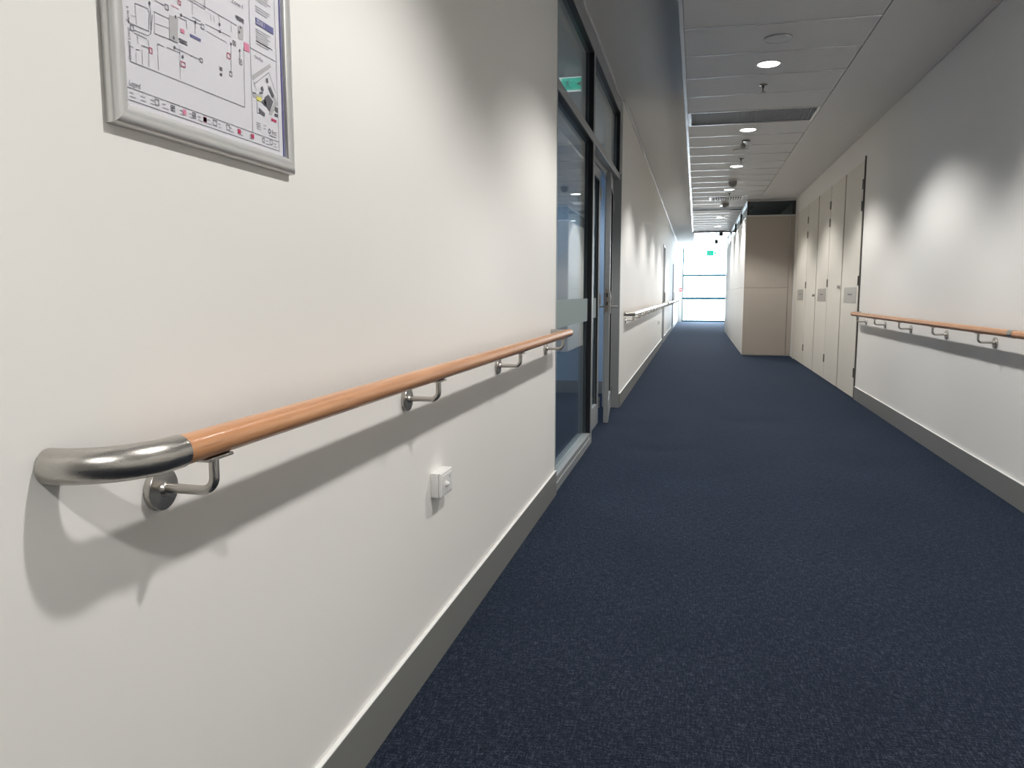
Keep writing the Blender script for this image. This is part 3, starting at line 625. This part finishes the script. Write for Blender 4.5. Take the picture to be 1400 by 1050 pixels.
MB().lathe([(0.010, 0), (0.022, 0.012), (0.024, 0.04), (0.0, 0.038)], (0.045, 0.02, -0.034), (0, -1, -0.4), 20).build('lamp_head', WHITE, t)
MB().tube([(0.045, 0.01, -0.012), (0.045, 0.01, -0.035)], 0.006, 10).build('stem', STEELD, t)

def grille(label, k):
    y0 = J0 + P * k + 0.02; w = P - 0.04
    t = on_ceiling('air_grille', label, 'grille', 0.5, y0 + w / 2, group='dark return air grilles')
    hx, hy = 0.629, w / 2 + 0.009
    fr = MB().box(-hx, -hx + 0.03, -hy, hy, -0.003, 0.012, 0.001).box(hx - 0.03, hx, -hy, hy, -0.003, 0.012, 0.001)
    fr.box(-hx + 0.03, hx - 0.03, -hy, -hy + 0.02, -0.003, 0.012, 0.001).box(-hx + 0.03, hx - 0.03, hy - 0.02, hy, -0.003, 0.012, 0.001)
    fr.build('frame', GRILLE if k != GR1 else GRID, t)
    MB().box(-hx + 0.01, hx - 0.01, -hy + 0.01, hy - 0.01, 0.014, 0.018).build('backing', GRILLE, t)
    sl = MB(); n = 46
    for i in range(n):
        x = -hx + 0.03 + (2 * hx - 0.06) * i / (n - 1); sl.box(x - 0.002, x + 0.002, -hy + 0.02, hy - 0.02, 0.002, 0.012)
    s = sl.build('slats', GRILLE, t); s['kind'] = 'stuff'
grille('large dark grey ceiling air grille between first and second lit downlights', GR1)
grille('smaller looking distant grey air grille beyond the fifth lit downlight', GR2)
t = on_ceiling('air_diffuser', 'white slotted ceiling diffuser with dark slots beside the partition corner', 'diffuser', 0.50, 15.38)
MB().box(-0.31, -0.27, -0.29, 0.29, -0.006, 0.001, 0.002).box(0.27, 0.31, -0.29, 0.29, -0.006, 0.001, 0.002).box(-0.27, 0.27, -0.29, -0.25, -0.006, 0.001, 0.002).box(-0.27, 0.27, 0.25, 0.29, -0.006, 0.001, 0.002).build('frame', WHITE, t)
MB().box(-0.27, 0.27, -0.25, 0.25, -0.001, 0.001).build('backing', GAP, t)
vane = MB().prism([(-0.012, -0.249, -0.002), (-0.008, -0.249, -0.002), (0.010, -0.249, -0.026), (0.006, -0.249, -0.026)], (0, 0.498, 0)).mesh('vane', WHITE)
for i in range(12): link('vane', vane, t, (-0.25 + 0.0445 * i, 0, 0))

# exit sign, ceiling fittings and call point by the end window
def exit_sign(label, loc, top, k=1.0):
    t = thing('exit_sign', label, 'sign', loc); t.scale = (k, k, k)
    full = k < 1
    MB().box(-0.19, 0.19, -0.02, 0.02, -0.11, 0.11, 0.006).build('housing', SIGNW, t)
    MB().box(-0.15, 0.18 if full else 0.075, -0.0215, -0.0198, -0.09, 0.09).build('green_panel', GREEN, t)
    man = MB()
    def q(*pts): man.prism([(x, -0.0222, z) for x, z in pts], (0, -0.0006, 0))
    q((-0.06, 0.045), (-0.035, 0.045), (-0.035, 0.07), (-0.06, 0.07)); q((-0.075, -0.005), (-0.04, -0.005), (-0.03, 0.04), (-0.06, 0.04))
    q((-0.12, 0.02), (-0.065, 0.03), (-0.065, 0.042), (-0.12, 0.034)); q((-0.03, 0.03), (0.01, 0.0), (0.018, 0.01), (-0.03, 0.042))
    q((-0.075, -0.005), (-0.055, -0.005), (-0.095, -0.075), (-0.115, -0.07)); q((-0.055, -0.005), (-0.04, -0.005), (0.0, -0.07), (-0.02, -0.075))
    man.build('running_figure', WHITE, t)
    ar = MB(); ar.prism([(0.10, -0.0218, -0.015), (0.135, -0.0218, -0.015), (0.135, -0.0218, -0.045), (0.175, -0.0218, 0.0), (0.135, -0.0218, 0.045), (0.135, -0.0218, 0.015), (0.10, -0.0218, 0.015)], (0, -0.001, 0))
    ar.build('arrow', WHITE if full else GREEN, t)
    for s in (-0.12, 0.12): MB().tube([(s, 0, 0.108), (s, 0, (top - loc[2]) / k)], 0.006, 10).build('hanger', PALE, t)
    return t
exit_sign('green and white hanging exit sign in front of the bright end window', (0.50, 30.0, 2.72), ZA)
exit_sign('green exit sign glowing dimly behind the upper pane of the glass screen', (-1.0, 6.2, 2.835), 2.95, 0.50)
def fitting(label, x, y, dz):
    t = thing('ceiling_camera', label, 'camera', (x, y, ZA), 'small fittings under the end ceiling')
    MB().lathe([(0.06, 0.0), (0.06, -0.02), (0.02, -0.03), (0.018, -0.10 - dz), (0.0, -0.10 - dz)], (0, 0, 0), (0, 0, 1), 18).build('mount', DARK, t)
    MB().box(-0.06, 0.06, -0.14, 0.08, -0.24 - dz, -0.10 - dz, 0.012, 2).build('body', DARK, t)
    MB().lathe([(0.03, 0), (0.032, 0.02), (0.0, 0.021)], (0, -0.14, -0.17 - dz), (0, -1, 0), 16).build('lens', GASKET, t)
fitting('nearer of two small dark fittings under the bright end ceiling', 0.68, 24.6, 0.90)
fitting('farther small dark fitting under end ceiling, just above the exit sign', 0.64, 28.4, 0.90)
t = thing('fire_call_point', 'small red fire call point beside the end window', 'alarm', (-0.665, YE, 1.33))
MB().box(-0.045, 0.045, -0.055, -0.001, -0.02, 0.13, 0.006).build('housing', RED, t)
MB().box(-0.03, 0.03, -0.058, -0.055, 0.025, 0.085, 0.001).build('glass_window', WHITE, t)
MB().box(-0.045, 0.045, -0.004, -0.001, -0.17, -0.04, 0.001).build('instruction_plate', WHITE, t)
